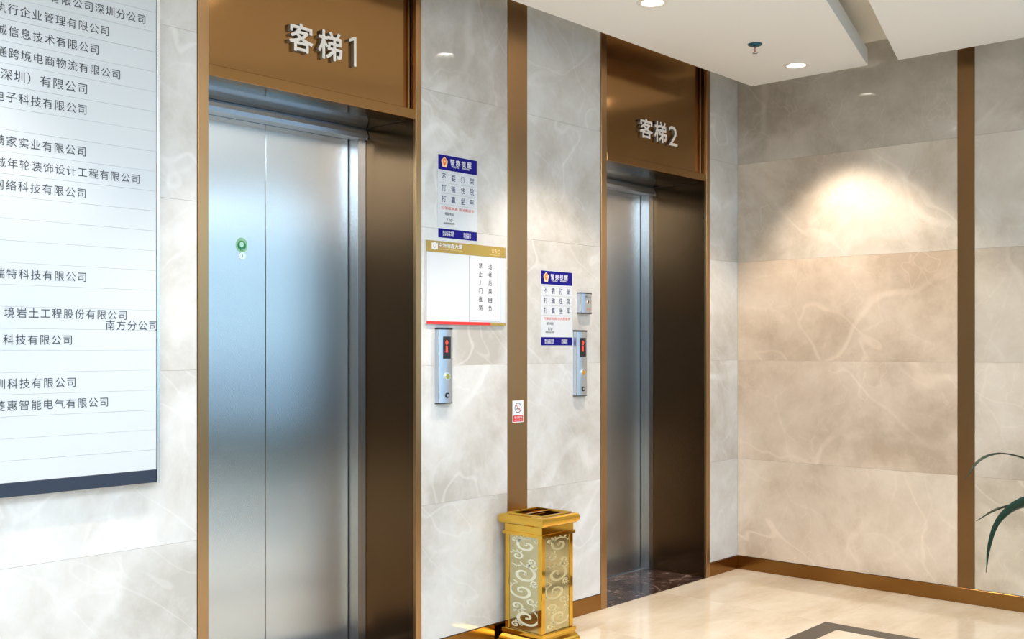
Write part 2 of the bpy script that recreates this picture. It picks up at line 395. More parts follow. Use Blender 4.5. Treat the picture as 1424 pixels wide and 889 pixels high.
cs1 = slab('dropped_ceiling_panel', [(XL, -.205), C1, C2, S1], HOLES)
cs2 = slab('dropped_ceiling_panel', [S2, C3, (5.63, YF+.05), (XL, YF+.05)])
# white lacquered edge strip of the near panel along the slot
d = (Vector((*E1, 0)) - Vector((*C2, 0))).normalized(); nrm = Vector((d.y, -d.x, 0));  nrm = nrm if nrm.y < 0 else -nrm
bm = bmesh.new()
a = Vector((*C2, 0)) + nrm*.0005; b = Vector((*S1, 0)) + nrm*.0005
vs = []
for z in (ZD-.0005, ZD+.088):
    for pnt in (a, b, b+nrm*.004, a+nrm*.004): vs.append(bm.verts.new((pnt.x, pnt.y, z)))
for f in ((0, 1, 2, 3), (4, 5, 6, 7), (0, 1, 5, 4), (1, 2, 6, 5), (2, 3, 7, 6), (3, 0, 4, 7)): bm.faces.new([vs[i] for i in f])
fin('edge_strip', bm, M['edge'], ce, -wloc(ce))
# far and left sides of the lobby
wl = box('wall_left', M['plaster'], None, XL-.2, XL, YF-.2, .62, 0, ZU+.05); tag(wl, 'dark brown wall at the far left of the lobby', 'wall', kind='structure')
wf = tag(empty('window_1', (0, YF, 0)), 'glazed street front of the lobby behind the camera', 'window', kind='structure')
XG = .6
wq = box('wall_front', M['plaster'], None, XL, XG-.001, YF-.12, YF, 0, ZU+.05); tag(wq, 'dark brown wall left of the glazed street front', 'wall', kind='structure')
box('sill', M['frame'], wf, XG, XR+.14, YF-.1, YF, 0, .12); box('head', M['frame'], wf, XG, XR+.14, YF-.1, YF, 2.8, ZU+.05)
for i in range(5):
    x = XG+.03 + (XR-XG-.06)*i/4; box('mullion', M['frame'], wf, x-.03, x+.03, YF-.09, YF-.01, .12, 2.8)
    if i < 4: box('pane', M['glass'], wf, x+.031, x+(XR-XG-.06)/4-.031, YF-.055, YF-.045, .121, 2.799)
wg = tag(empty('window_2', (XR, YG, 0)), 'glazed entrance side to the right of the marble wall', 'window', kind='structure')
box('sill', M['frame'], wg, XR+.02, XR+.12, YF, YG-.001, 0, .08); box('head', M['frame'], wg, XR+.02, XR+.12, YF, YG-.001, 2.8, ZU+.05)
for i in range(5):
    y = YG-.031 - (YG-.062-YF)*i/4; box('mullion', M['frame'], wg, XR+.025, XR+.105, y-.03, y+.03, .0805, 2.7995)
    if i < 4: box('pane', M['glass'], wg, XR+.06, XR+.07, y-(YG-.062-YF)/4+.031, y-.031, .081, 2.799)
og = box('plaza_ground', M['plaza'], None, XR+.15, 90, -90, 20, -.12, -.04); tag(og, 'paved plaza outside the glazed front', 'ground', kind='structure')
og2 = box('plaza_ground', M['plaza'], None, -60, XR+.149, -90, YF-.21, -.12, -.04); tag(og2, 'paved forecourt behind the camera outside the glazed street front', 'ground', kind='structure')
em = box('added_mat', M['mat'], None, XL+.3, 2.2, -7.8, -6.0, .0003, .012, .003); tag(em, 'dark mat added out of view to darken the lift door reflection', 'mat')  # unseen mat, added for a dark band in the lift door reflection

# baseboards and bronze strips
def bb(name, pts_boxes, label):
    bm = bmesh.new()
    for q in pts_boxes: add_box(bm, *q, .001)
    o = fin(name, bm, M['bronze_base']); tag(o, label, 'baseboard', kind='structure')
HB = .0805
bb('baseboard_back', [(XL, P[0]['x0']-.001, -.006, .018, .0005, HB), (P[0]['x1']+.001, P[1]['x0']-.001, -.006, .018, .0005, HB), (P[1]['x1']+.001, XR-.007, -.006, .018, .0005, HB)], 'bronze baseboard under the lift wall')
bb('baseboard_right', [(XR-.006, XR+.018, YG, -.0005, .0005, HB)], 'bronze baseboard under the right marble wall')
t1 = box('trim_1', M['bronze'], None, STRIP[0]+.001, STRIP[1]-.001, -.003, .018, HB+.001, ZU, .001); tag(t1, 'upright bronze strip between the two lifts', 'trim', kind='structure')
t2 = box('trim_2', M['bronze_strip'], None, XR-.003, XR+.018, BS[1]+.001, BS[0]-.001, HB+.001, ZU, .001); tag(t2, 'upright bronze strip on the right marble wall', 'trim', kind='structure')

# ---------------------------------------------------------------- lift doorways
ZO, ZR = 2.312, 2.353       # opening height, top of the lintel rail
def doorway(n, q, lab):
    d = tag(empty('door_%d' % n, ((q['i0']+q['i1'])/2, 0, 0)), lab, 'door', kind='structure')
    x0, i0, i1, x1, yb = q['x0'], q['i0'], q['i1'], q['x1'], q['yb']
    g = .001
    box('post', M['bronze'], d, x0+g, i0, -.006, .012, .0005, ZU, .0015); box('post', M['bronze'], d, i1, x1-g, -.006, .012, .0005, ZU, .0015)
    box('post_return', M['bronze_shaded'], d, x0+g, i0, .0125, .05, ZO, ZU-.001); box('post_return', M['bronze_shaded'], d, i1, x1-g, .0125, .05, ZO, ZU-.001)
    box('lintel_rail', M['bronze_soft'], d, i0+g, i1-g, -.006, .05, ZO, ZR, .0015)
    box('header_panel', M['bronze_soft'], d, i0+g, i1-g, .034, .05, ZR+g, ZU-.001)
    box('header_edge_bead', M['bronze'], d, i1-.007, i1-.004, .029, .0335, ZR+g, ZU-.001, .001)
    box('reveal', M['bronze_shaded'], d, i0-.02, i0, .0125, yb+.1, .0005, ZO-.001); box('reveal', M['bronze_shaded'], d, i1, i1+.02, .0125, yb+.1, .0005, ZO-.001)
    box('soffit', M['soffit'], d, i0+g, i1-g, .051, yb+.2, ZO+.0005, ZO+.02)
    # stainless frame: jambs, head bar, transom and leaves
    jw = .046; yd = yb+.061
    for s in (0, 1):
        a, b = (i0+g, i0+jw) if s == 0 else (i1-jw, i1-g)
        j = box('steel_jamb', M['steel'], d, a, b, yb, yd+.03, .001, ZO-.0005, .0012)
        e = (b-.0005, b+.0015) if s == 0 else (a-.0015, a+.0005)
        ln = box('jamb_corner_bead', M['alu_edge'], j, e[0], e[1], yb-.0012, yb+.0005, .001, ZO-.001)
    dx0, dx1 = i0+jw+.006, i1-jw-.006; xm = (dx0+dx1)/2 + .012
    box('backing', M['steel_dark'], d, i0+g, i1-g, yd+.04, yd+.05, .0005, ZO-.0005)
    zt = 2.300
    bm = bmesh.new()
    prof = [(0, 2.266), (-.008, 2.262), (-.018, 2.264), (-.018, 2.282), (-.010, 2.300), (0, 2.3115), (.058, 2.3115), (.058, 2.266)]
    ring = [[bm.verts.new((x, yb-.001+a_, z_)) for a_, z_ in prof] for x in (i0+.003, i1-.003)]
    for k in range(len(prof)): bm.faces.new((ring[0][k], ring[0][(k+1) % 8], ring[1][(k+1) % 8], ring[1][k]))
    bm.faces.new(ring[0]); bm.faces.new(ring[1][::-1]); bmesh.ops.translate(bm, verts=bm.verts, vec=-wloc(d))
    hb = fin('head_bar', bm, M['alu'], d)
    box('end_clip', M['alu_edge'], hb, i1-.012, i1-.004, yb-.021, yb-.019, 2.257, 2.270)
    la = box('door_leaf', M['steel'], d, dx0, xm-.0015, yd, yd+.03, .006, zt-.002, .0015)
    lb = box('door_leaf', M['steel'], d, xm+.0015, dx1, yd, yd+.03, .006, zt-.002, .0015)
    th = box('threshold', M['emperador'], d, i0+g, i1-g, -.004, yd-.010, -.019, .0008, .0005)
    box('sill_track', M['alu'], d, dx0, dx1, yd-.009, yd+.03, -.019, .002, .0005)
    return d, la, yd
d1, leaf1, yd1 = doorway(1, P[0], 'brushed steel lift doorway in bronze frame, nearer and larger, numbered 1')
d2, leaf2, yd2 = doorway(2, P[1], 'brushed steel lift doorway in bronze frame, farther, numbered 2')

def disc(name, mt, parent, cx, cz, y, r_, th=.0006, n=28, rz=None, inner=0):
    bm = bmesh.new()
    if inner: lathe(bm, [(inner, 0), (r_, 0), (r_, th), (inner, th), (inner, 0)], n, axis='y')
    else: lathe(bm, [(r_, 0), (r_, th)], n, axis='y')
    if inner:
        for f in [f for f in bm.faces if len(f.verts) > 4]: bm.faces.remove(f)
    if rz:
        for v in bm.verts: v.co.z *= rz/r_
    return fin(name, bm, mt, parent, Vector((cx, y, cz)) - wloc(parent))
# sticker and key switch on the first leaf
st = disc('round_sticker', M['lightgreen'], leaf1, 2.540, 1.760, yd1-.0002, .0275, .0005, rz=.030)
disc('sticker_ring', M['green'], st, 2.540, 1.758, yd1-.0007, .020, .0003)
disc('sticker_center', M['mint'], st, 2.540, 1.763, yd1-.001, .0095, .0003, rz=.012)
text('sticker_lettering', '110', M['mint'], st, 2.530, 2.550, 1.7435, yd1-.0013, .006)
kl = disc('key_switch', M['chrome'], leaf1, 2.542, 1.717, yd1-.0002, .0145, .004)
box('key_slot', M['black'], kl, 2.541, 2.543, yd1-.0048, yd1-.0038, 1.711, 1.723)

# raised signs on the header panels
def sign(chars, lab):
    xs = [c[1] for c in chars] + [c[2] for c in chars]
    s = tag(empty('lift_sign', (sum(xs)/len(xs), .034, 2.48)), lab, 'sign')
    for ch, x0, x1, z0, z1, off in chars:
        t = text('character', ch, M['letter_side'], s, x0, x1, (z0+z1)/2, .0175, z1-z0, depth=.0163, bold=off)
        text('character_face', ch, M['letter'], t, x0, x1, (z0+z1)/2, .0165, z1-z0, depth=.0009, bold=off)
    return s
sign([('客', 2.508, 2.622, 2.482, 2.592, .018), ('梯', 2.646, 2.766, 2.479, 2.592, .018), ('1', 2.803, 2.838, 2.478, 2.596, 0)], 'raised ivory characters with the digit 1 above the nearer lift')
sign([('客', 4.818, 4.940, 2.482, 2.590, .018), ('梯', 4.956, 5.076, 2.479, 2.594, .018), ('2', 5.100, 5.186, 2.478, 2.588, 0)], 'raised ivory characters with the digit 2 above the farther lift')

# ---------------------------------------------------------------- directory board
BX0, BX1, BY = 1.02, 1.935, -.035
bd = tag(empty('directory_board', ((BX0+BX1)/2, 0, .89)), 'large glossy white tenant directory board with rows of company names', 'directory board')
box('back_plate', M['alu'], bd, BX0, BX1, -.022, -.0005, .893, 2.735)
box('bottom_band', M['navy'], bd, BX0, BX1-.012, BY, -.0225, .8925, .9355, .001)
box('side_frame', M['alu_edge'], bd, BX1-.0115, BX1, BY-.004, -.0225, .889, 2.735, .0015)
box('top_band', M['navy'], bd, BX0, BX1-.012, BY, -.0225, 2.678, 2.735, .001)
PIT = .0669
rows = {22: ('有限公司深圳分公司', 1.882), 21: ('执行企业管理有限公司', 1.7524), 20: ('诚信息技术有限公司', 1.718), 19: ('通跨境电商物流有限公司', 1.792),
        18: ('（深圳）有限公司', 1.679), 17: ('电子科技有限公司', 1.677), 15: ('满家实业有限公司', 1.6745), 14: ('诚年轮装饰设计工程有限公司', 1.861),
        13: ('网络科技有限公司', 1.6745), 9: ('瑞特科技有限公司', 1.6755), 7: ('境岩土工程股份有限公司', 1.815), 6: ('科技有限公司', 1.629),
        4: ('圳科技有限公司', 1.641), 3: ('菱惠智能电气有限公司', 1.750)}
for k in range(26):
    z0 = .936 + k*PIT; z1 = z0+PIT
    s = box('name_strip', M['acrylic'], bd, BX0+.001, BX1-.0125, BY+random.Random(k).uniform(-.0003, .0003), -.0225, z0+.0002, z1-.0002, .0003)
    y = BY-.0009
    if k in rows:
        tx, xr = rows[k]; n = len(tx)
        zc = (z0+z1)/2 + (.0155 if k == 7 else 0)
        text('lettering', tx, M['ink'], s, xr-(n*.0366-.0055), xr, zc, y, spacing=1.17)
    if k == 7: text('lettering', '南方分公司', M['ink'], s, 1.7425, 1.9245, 1.4200, y, spacing=1.17)

# ---------------------------------------------------------------- police notice posters
def poster(x0, x1, z0, z1, lab):
    y = -.0012; W, H = x1-x0, z1-z0
    p_ = tag(empty('police_poster', ((x0+x1)/2, 0, z0)), lab, 'poster', 'police notice posters on the lift wall')
    X = lambda u: x0+u*W
    Z = lambda v: z1-v*H
    box('paper', M['paper'], p_, x0, x1, y, -.0002, z0, z1)
    box('blue_header', M['blue'], p_, X(.012), X(.988), y-.0006, y-.0001, Z(.185), Z(.006)); box('blue_footer', M['blue'], p_, X(.012), X(.988), y-.0006, y-.0001, Z(.994), Z(.885))
    yy = y-.0009
    # badge: cream wreath, orange shield, small star
    sh = []
    bx_, bz_ = X(.165), Z(.095)
    for i in range(30):
        a = 2*PI*i/30; rr = .0185*(1 + .10*math.cos(5*a-PI/2)); sh.append((bx_+rr*math.cos(a), bz_+rr*1.2*math.sin(a)))
    b_ = poly('badge', M['cream'], p_, sh, yy, .0003)
    poly('badge_shield', M['orange'], b_, [(bx_+.0125*sx_, bz_+.016*sz_) for sx_, sz_ in ((0, 1.25), (.75, .85), (.85, .1), (.5, -.55), (0, -.9), (-.5, -.55), (-.85, .1), (-.75, .85))], yy-.0004, .0003)
    star = [(bx_+(.007 if i % 2 == 0 else .0028)*math.cos(PI/2+i*PI/5), bz_+.004+(.0075 if i % 2 == 0 else .003)*math.sin(PI/2+i*PI/5)) for i in range(10)]
    poly('badge_star', M['cream'], b_, star, yy-.0008, .0003)
    for i, ch in enumerate('警察提醒'):
        u = .36+.143*i; text('title_lettering', ch, M['white'], p_, X(u-.055), X(u+.055), Z(.080), yy, .027, offset=.012)
    text('title_lettering', 'POLICE', M['white'], p_, X(.34), X(.52), Z(.131), yy, .0085, offset=.01); text('title_lettering', 'WARNING', M['white'], p_, X(.60), X(.80), Z(.131), yy, .0085, offset=.01)
    for v in (.207, .337, .465, .594): box('rule', M['grey'], p_, X(.02), X(.98), yy, yy+.0003, Z(v)-.0006, Z(v)+.0006)
    for v, row in ((.268, '不要打架'), (.398, '打输住院'), (.528, '打赢坐牢')):
        for u, ch in zip((.15, .385, .625, .86), row): text('lettering', ch, M['blueink'], p_, X(u-.052), X(u+.052), Z(v), yy, .029)
    text('red_lettering', '打架成本高 违法要坐牢', M['redink'], p_, X(.09), X(.92), Z(.637), yy, .0135)
    text('lettering', '报警电话', M['ink'], p_, X(.17), X(.39), Z(.705), yy, .0135)
    text('lettering', '110', M['ink'], p_, X(.22), X(.36), Z(.775), yy, .0145, offset=.008, shear=.25)
    text('lettering', '有困难找警察', M['ink'], p_, X(.14), X(.42), Z(.818), yy, .0095)
    for a_, b2, l1, l2 in ((.12, .40, '南山公安分局', '治安管理大队'), (.64, .83, '派出所宣', '社区警务')):
        text('footer_lettering', l1, M['white'], p_, X(a_), X(b2), Z(.925), yy, .0115, offset=.01); text('footer_lettering', l2, M['white'], p_, X(a_), X(b2), Z(.957), yy, .0115, offset=.01)
poster(3.278, 3.526, 1.821, 2.186, 'blue and white police notice poster above the notice board beside lift 1')
poster(3.967, 4.212, 1.353, 1.718, 'blue and white police notice poster beside the small switch box near lift 2')

# ---------------------------------------------------------------- notice board with paper
nb = tag(empty('notice_board', (3.4545, 0, 1.446)), 'white notice board with khaki header and red bottom line', 'notice board')
hx0, hx1, hz0, hz1 = 3.202, 3.707, 1.446, 1.806
box('board', M['paper'], nb, hx0, hx1, -.008, -.0003, hz0, hz1, .001)
box('khaki_header', M['gold_print'], nb, hx0, hx1, -.0092, -.0082, 1.757, hz1); box('red_line', M['red'], nb, hx0+.002, 3.603, -.0100, -.0082, hz0, 1.459); box('khaki_line', M['gold_print'], nb, 3.6035, hx1, -.0100, -.0082, hz0, 1.459)
for q in ((hx0+.001, hx0+.004, 1.4595, 1.7565), (hx0+.265, hx0+.2675, 1.4595, 1.7565), (hx1-.037, hx1-.035, 1.4595, 1.7565)): box('pocket_edge', M['grey'], nb, q[0], q[1], -.0095, -.0082, q[2], q[3])
lg = disc('logo_ring', M['white'], nb, 3.252, 1.783, -.0094, .0165, .0004, inner=.009); poly('logo_core', M['white'], lg, [(3.247, 1.776), (3.257, 1.776), (3.257, 1.790), (3.247, 1.790)], -.0100)
poly('logo_plate', M['white'], lg, [(3.234, 1.769), (3.239, 1.769), (3.239, 1.797), (3.234, 1.797)], -.0100); poly('logo_plate', M['white'], lg, [(3.265, 1.769), (3.270, 1.769), (3.270, 1.797), (3.265, 1.797)], -.0100)
text('header_lettering', '中洲明鑫大厦', M['white'], nb, 3.276, 3.422, 1.789, -.0095, .020, offset=.008); text('header_lettering', 'ZHONG ZHOU MING XIN DA SHA', M['cream'], nb, 3.278, 3.422, 1.7715, -.0095, .005)
text('header_lettering', '公告栏', M['cream'], nb, 3.612, 3.668, 1.785, -.0095, .019); text('header_lettering', 'NOTICE BOARD', M['cream'], nb, 3.598, 3.672, 1.7675, -.0095, .005)
pn = tag(empty('paper_notice', (3.566, -.0097, 1.468)), 'white sheet with two vertical columns of black characters on the notice board', 'paper')
box('sheet', M['white'], pn, 3.4695, 3.6665, -.0104, -.0097, 1.468, 1.738)
for cx_, colm in ((3.538, '禁止上门推销'), (3.601, '违者后果自负')):
    for i, ch in enumerate(colm):
        zc = 1.7135 - i*.0378 - (.0 if cx_ < 3.57 else .001); text('lettering', ch, M['ink'], pn, cx_-.012, cx_+.012, zc, -.0107, .025, offset=.012)
text('lettering', '。', M['ink'], pn, 3.537, 3.543, 1.488, -.0107); text('lettering', '！', M['redink'], pn, 3.598, 3.602, 1.490, -.0107, .02)

# ---------------------------------------------------------------- call panels and switch box
def curved_case(bm, x0, x1, z0, z1, d0, d1, n=10, y_back=-.0005):
    """case whose front bulges gently: depth d0 at the sides, d1 in the middle"""
    pts = [(x0, y_back)]
    for i in range(n+1):
        u = i/n; pts.append((x0+(x1-x0)*u, -(d0+(d1-d0)*math.sin(PI*u)**.8)))
    pts.append((x1, y_back)); m_ = len(pts)
    lo = [bm.verts.new((x, y, z0)) for x, y in pts]; hi = [bm.verts.new((x, y, z1)) for x, y in pts]
    for i in range(m_): bm.faces.new((lo[i], lo[(i+1) % m_], hi[(i+1) % m_], hi[i]))
    bm.faces.new(lo); bm.faces.new(hi[::-1])
def case(name, mt, parent, *a):
    bm = bmesh.new(); curved_case(bm, *a); bmesh.ops.translate(bm, verts=bm.verts, vec=-wloc(parent)); return fin(name, bm, mt, parent)
def call_panel(x0, lab, arrow):
    x1 = x0+.089; z0, z1 = 1.102, 1.431; c = (x0+x1)/2 + .004
    p_ = tag(empty('call_panel', (c, 0, z0)), lab, 'lift call panel', 'lift call panels')
    case('housing', M['alu'], p_, x0, x1, z0+.004, z1-.008, .018, .026)
    case('end_cap', M['black'], p_, x0-.001, x1+.001, z1-.008, z1, .019, .027); case('end_cap', M['black'], p_, x0-.001, x1+.001, z0, z0+.004, .019, .027)
    box('edge_bead', M['alu_edge'], p_, x0+.0005, x0+.008, -.0215, -.0185, z0+.0045, z1-.0085, .001)
    yy = -.0268
    dsp = box('display_window', M['black'], p_, c-.023, c+.023, yy, -.020, z1-.134, z1-.038, .001)
    yd_ = yy-.0006
    if arrow == 'up': poly('led_arrow', M['led'], dsp, [(c-.003, z1-.052), (c-.011, z1-.062), (c-.005, z1-.062), (c-.005, z1-.074), (c+.003, z1-.074), (c+.003, z1-.062), (c+.008, z1-.062)], yd_)
    else: poly('led_arrow', M['led'], dsp, [(c-.011, z1-.064), (c-.003, z1-.052), (c+.006, z1-.064), (c-.003, z1-.076)], yd_)
    text('led_digit', '1', M['led'], dsp, c-.008, c+.002, z1-.090, yd_, .022, offset=.03)
    box('led_bar', M['led'], dsp, c-.010, c+.004, yd_, yd_+.0004, z1-.106, z1-.103)
    b_ = disc('call_button', M['alu_edge'], p_, c, z0+.118, -.0255, .0155, .006); disc('button_face', M['brass'], b_, c, z0+.118, -.0317, .011, .001)
    k = disc('key_lock', M['black'], p_, c, z0+.036, -.0255, .0115, .004); disc('lock_core', M['alu'], k, c, z0+.036, -.0297, .0055, .001)
call_panel(3.262, 'slim silver lift call panel under the notice board', 'down')
call_panel(4.217, 'slim silver lift call panel between switch box and baseboard', 'up')
sb = tag(empty('switch_box', (4.298, 0, 1.515)), 'small grey metal switch box above the call panel of lift 2', 'switch box')
case('housing', M['alu'], sb, 4.250, 4.342, 1.519, 1.614, .020, .027)
case('end_cap', M['black'], sb, 4.249, 4.343, 1.6142, 1.620, .021, .028); case('end_cap', M['black'], sb, 4.249, 4.343, 1.514, 1.5188, .021, .028)
box('edge_bead', M['alu_edge'], sb, 4.2505, 4.258, -.0235, -.0205, 1.5195, 1.6135, .001)
text('lettering', '消防', M['ink'], sb, 4.278, 4.298, 1.599, -.0288, .009); text('lettering', '开关', M['ink'], sb, 4.305, 4.330, 1.597, -.0288, .007)
ks = disc('key_switch', M['chrome'], sb, 4.304, 1.571, -.026, .010, .004); box('key_slot', M['black'], ks, 4.3025, 4.3055, -.0308, -.0298, 1.564, 1.578)
text('lettering', '专用', M['redink'], sb, 4.290, 4.320, 1.537, -.0288, .010)

# no smoking sticker on the bronze strip
ns = tag(empty('no_smoking_sign', (3.799, -.003, .995)), 'small white and red no smoking sticker on the bronze strip', 'sign')
box('sticker', M['white'], ns, 3.761, 3.838, -.0042, -.0032, .994, 1.097); box('red_block', M['red'], ns, 3.765, 3.834, -.0048, -.0043, .998, 1.028)
disc('ban_ring', M['ink'], ns, 3.7995, 1.063, -.0043, .0235, .0004, inner=.0205)
poly('ban_bar', M['redink'], ns, [(3.784, 1.081), (3.7815, 1.0785), (3.815, 1.045), (3.8175, 1.0475)], -.0052)
box('cigarette', M['ink'], ns, 3.788, 3.812, -.0047, -.0043, 1.056, 1.060)
text('lettering', '禁止吸烟', M['white'], ns, 3.774, 3.826, 1.018, -.0052, .011, offset=.006); text('lettering', 'NO SMOKING', M['white'], ns, 3.774, 3.826, 1.0045, -.0052, .006)

# ---------------------------------------------------------------- ceiling fittings
def downlight(x, y, lab, tilt=0, power=SPOT_POWER):
    o = tag(empty('recessed_downlight', (x, y, ZD)), lab, 'downlight', 'recessed downlights along the lift wall')
    bm = bmesh.new(); lathe(bm, [(.048, 0), (.052, -.004), (.066, -.004), (.070, -.0008), (.0705, 0)], 40)
    for f in [f for f in bm.faces if len(f.verts) > 4]: bm.faces.remove(f)
    fin('trim_ring', bm, M['trimwhite'], o, (0, 0, 0), True)
    bm = bmesh.new(); lathe(bm, [(.049, -.001), (.047, .012), (.040, .03)], 40)
    for f in [f for f in bm.faces if len(f.verts) > 4]: bm.faces.remove(f)
    fin('reflector', bm, M['reflector'], o, (0, 0, 0), True)
    bm = bmesh.new(); lathe(bm, [(.0465, .0125), (.0465, .016)], 40); fin('lens', bm, M['lamp'], o, (0, 0, 0))
    l = bpy.data.lights.new('spot', 'SPOT'); l.energy = power; l.color = SPOT_COLOR; l.spot_size = math.radians(88); l.spot_blend = .45; l.shadow_soft_size = .035
    lo = bpy.data.objects.new('spot_light', l); COL.objects.link(lo); lo.parent = o; lo.location = (0, 0, -.012); lo.rotation_euler = (-tilt, 0, 0)
    return o
for (x, y), lb in zip(HOLES, ('round recessed downlight at the far left beyond the frame', 'round recessed downlight in front of the directory board, out of frame', 'round recessed downlight in front of lift 1', 'round recessed downlight in front of lift 2, at the picture top', 'round recessed downlight nearest the right marble wall')):
    downlight(x, y, lb, .12 if x > 5 else 0, SPOT_POWER*(.25 if x < 2 else .45 if x < 3 else .58))
for x, y in FILL_PANELS:  # added fill panels that brighten the lobby from out of view
    o = tag(empty('added_fill_panel', (x, y, ZD)), 'square flat light panel added to brighten the unseen lobby behind the camera', 'ceiling light', 'added square fill light panels of the lobby')
    box('panel_frame', M['trimwhite'], o, x-.61, x+.61, y-.61, y+.61, ZD-.010, ZD-.0005, .002); box('diffuser', M['diffuser'], o, x-.585, x+.585, y-.585, y+.585, ZD-.013, ZD-.0105)
sx, sy = 4.853, -.657
sp = tag(empty('fire_sprinkler', (sx, sy, ZD)), 'small blue-green fire sprinkler hanging from the white ceiling', 'sprinkler')
bm = bmesh.new(); lathe(bm, [(.036, -.0005), (.036, -.004), (.026, -.010), (.012, -.013)], 28); fin('escutcheon', bm, M['sprinkler'], sp, (0, 0, 0), True)
bm = bmesh.new()
for s in (-1, 1): tube(bm, [(s*.008, 0, -.012), (s*.013, 0, -.022), (s*.011, 0, -.034), (s*.003, 0, -.043)], .0022)
fin('frame_arms', bm, M['chrome'], sp, (0, 0, 0), True)
bm = bmesh.new(); tube(bm, [(0, 0, -.013), (0, 0, -.040)], .0025); fin('glass_bulb', bm, M['redink'], sp, (0, 0, 0), True)
bm = bmesh.new(); lathe(bm, [(.004, -.042), (.014, -.045), (.014, -.0465), (.003, -.0465)], 16); fin('deflector', bm, M['chrome'], sp, (0, 0, 0), True)

# ---------------------------------------------------------------- litter bin
def square_loft(bm, prof, cx, cy):
    """prof: (half side, z) list; mitred square rings"""
    rings = [[bm.verts.new((cx+sx_*h, cy+sy_*h, z)) for sx_, sy_ in ((-1, -1), (1, -1), (1, 1), (-1, 1))] for h, z in prof]
    for a_, b_ in zip(rings, rings[1:]):
        for i in range(4): bm.faces.new((a_[i], a_[(i+1) % 4], b_[(i+1) % 4], b_[i]))
    return rings
BCX, BCY = 3.780, -.150; HBC = .127
bn = tag(empty('litter_bin', (BCX, BCY, 0)), 'square polished gold litter bin with patterned glass sides', 'litter bin'); bn.scale = (1.04, 1.04, 1.005)
def bl(name, mt, prof, cap0=True, cap1=True):
    bm = bmesh.new(); R_ = square_loft(bm, prof, 0, 0)
    if cap0: bm.faces.new(R_[0])
    if cap1: bm.faces.new(R_[-1][::-1])
    return fin(name, bm, mt, bn, (0, 0, 0))
bh = .106   # half width of the body
bl('base', M['brass'], [(.128, .0005), (.128, .016), (.126, .022), (.122, .030), (.113, .042), (.112, .050), (.1165, .052), (.1165, .066), (.113, .068)])
bl('neck', M['brass'], [(.1135, .494), (.1135, .507), (.107, .509), (.107, .541)])
# bulging rim: rounded section
prof = [(.105, .5412), (.118, .5425)]
for i in range(9):
    a_ = -PI/2 + PI*i/8; prof.append((.1155 + .0125*math.cos(a_) - (.004 if i == 8 else 0), .564 + .0215*math.sin(a_)))
prof += [(.102, .5862), (.101, .591), (.094, .591), (.093, .583), (.092, .5445)]
rim = bl('rim', M['brass'], prof, False, False)
bl('ash_tray', M['bin_dark'], [(.0915, .5415), (.0915, .5440)])
bm = bmesh.new(); add_box(bm, -.0915, .0915, .040, .0915, .566, .570); fin('ash_plate', bm, M['brass'], bn, (0, 0, 0))
bm = bmesh.new(); add_box(bm, -.0925, .0925, .022, .034, .576, .584, .001); fin('tray_bar', bm, M['brass'], bn, (0, 0, 0))
bl('liner', M['bin_dark'], [(.099, .0685), (.099, .4935)])
pw = .0225
for sx_ in (-1, 1):
    for sy_ in (-1, 1):
        bm = bmesh.new(); x_a, x_b = sorted((sx_*bh, sx_*(bh-pw))); y_a, y_b = sorted((sy_*bh, sy_*(bh-pw)))
        add_box(bm, x_a, x_b, y_a, y_b, .0685, .4935, .0012); fin('corner_post', bm, M['brass'], bn, (0, 0, 0))

def ribbon(bm, pts, wd):
    """flat ribbon along 2D points with widths, in panel coordinates"""
    L_ = []; R_ = []
    for i, p_ in enumerate(pts):
        t = (Vector(pts[min(i+1, len(pts)-1)]) - Vector(pts[max(i-1, 0)])).normalized(); n_ = Vector((-t.y, t.x))
        L_.append(bm.verts.new((*(Vector(p_)+n_*wd[i]/2), 0))); R_.append(bm.verts.new((*(Vector(p_)-n_*wd[i]/2), 0)))
    for i in range(len(pts)-1): bm.faces.new((L_[i], L_[i+1], R_[i+1], R_[i]))
def spiral(bm, cx, cy, r0, turns, a0, sgn, wmax, tail=0):
    n = int(26*turns); pts = []; wd = []
    for i in range(n+1):
        u = i/n; a_ = a0 + sgn*2*PI*turns*u; r_ = r0*(1-u)**.8 + .10*r0
        pts.append((cx+r_*math.cos(a_), cy+r_*math.sin(a_))); wd.append(wmax*(.25+.75*math.sin(PI*min(1, u*1.05))**.7) + .0002)
    ribbon(bm, pts, wd)
    bmesh.ops.create_circle(bm, cap_ends=True, segments=12, radius=wmax*.55, matrix=Matrix.Translation((pts[-1][0], pts[-1][1], 0)))
def leaf2d(bm, x, y, a_, L_, W_):
    pts = [(x+L_*u*math.cos(a_+.5*u), y+L_*u*math.sin(a_+.5*u)) for u in [i/7 for i in range(8)]]; ribbon(bm, pts, [W_*math.sin(PI*min(.98, max(.04, i/7))) for i in range(8)])
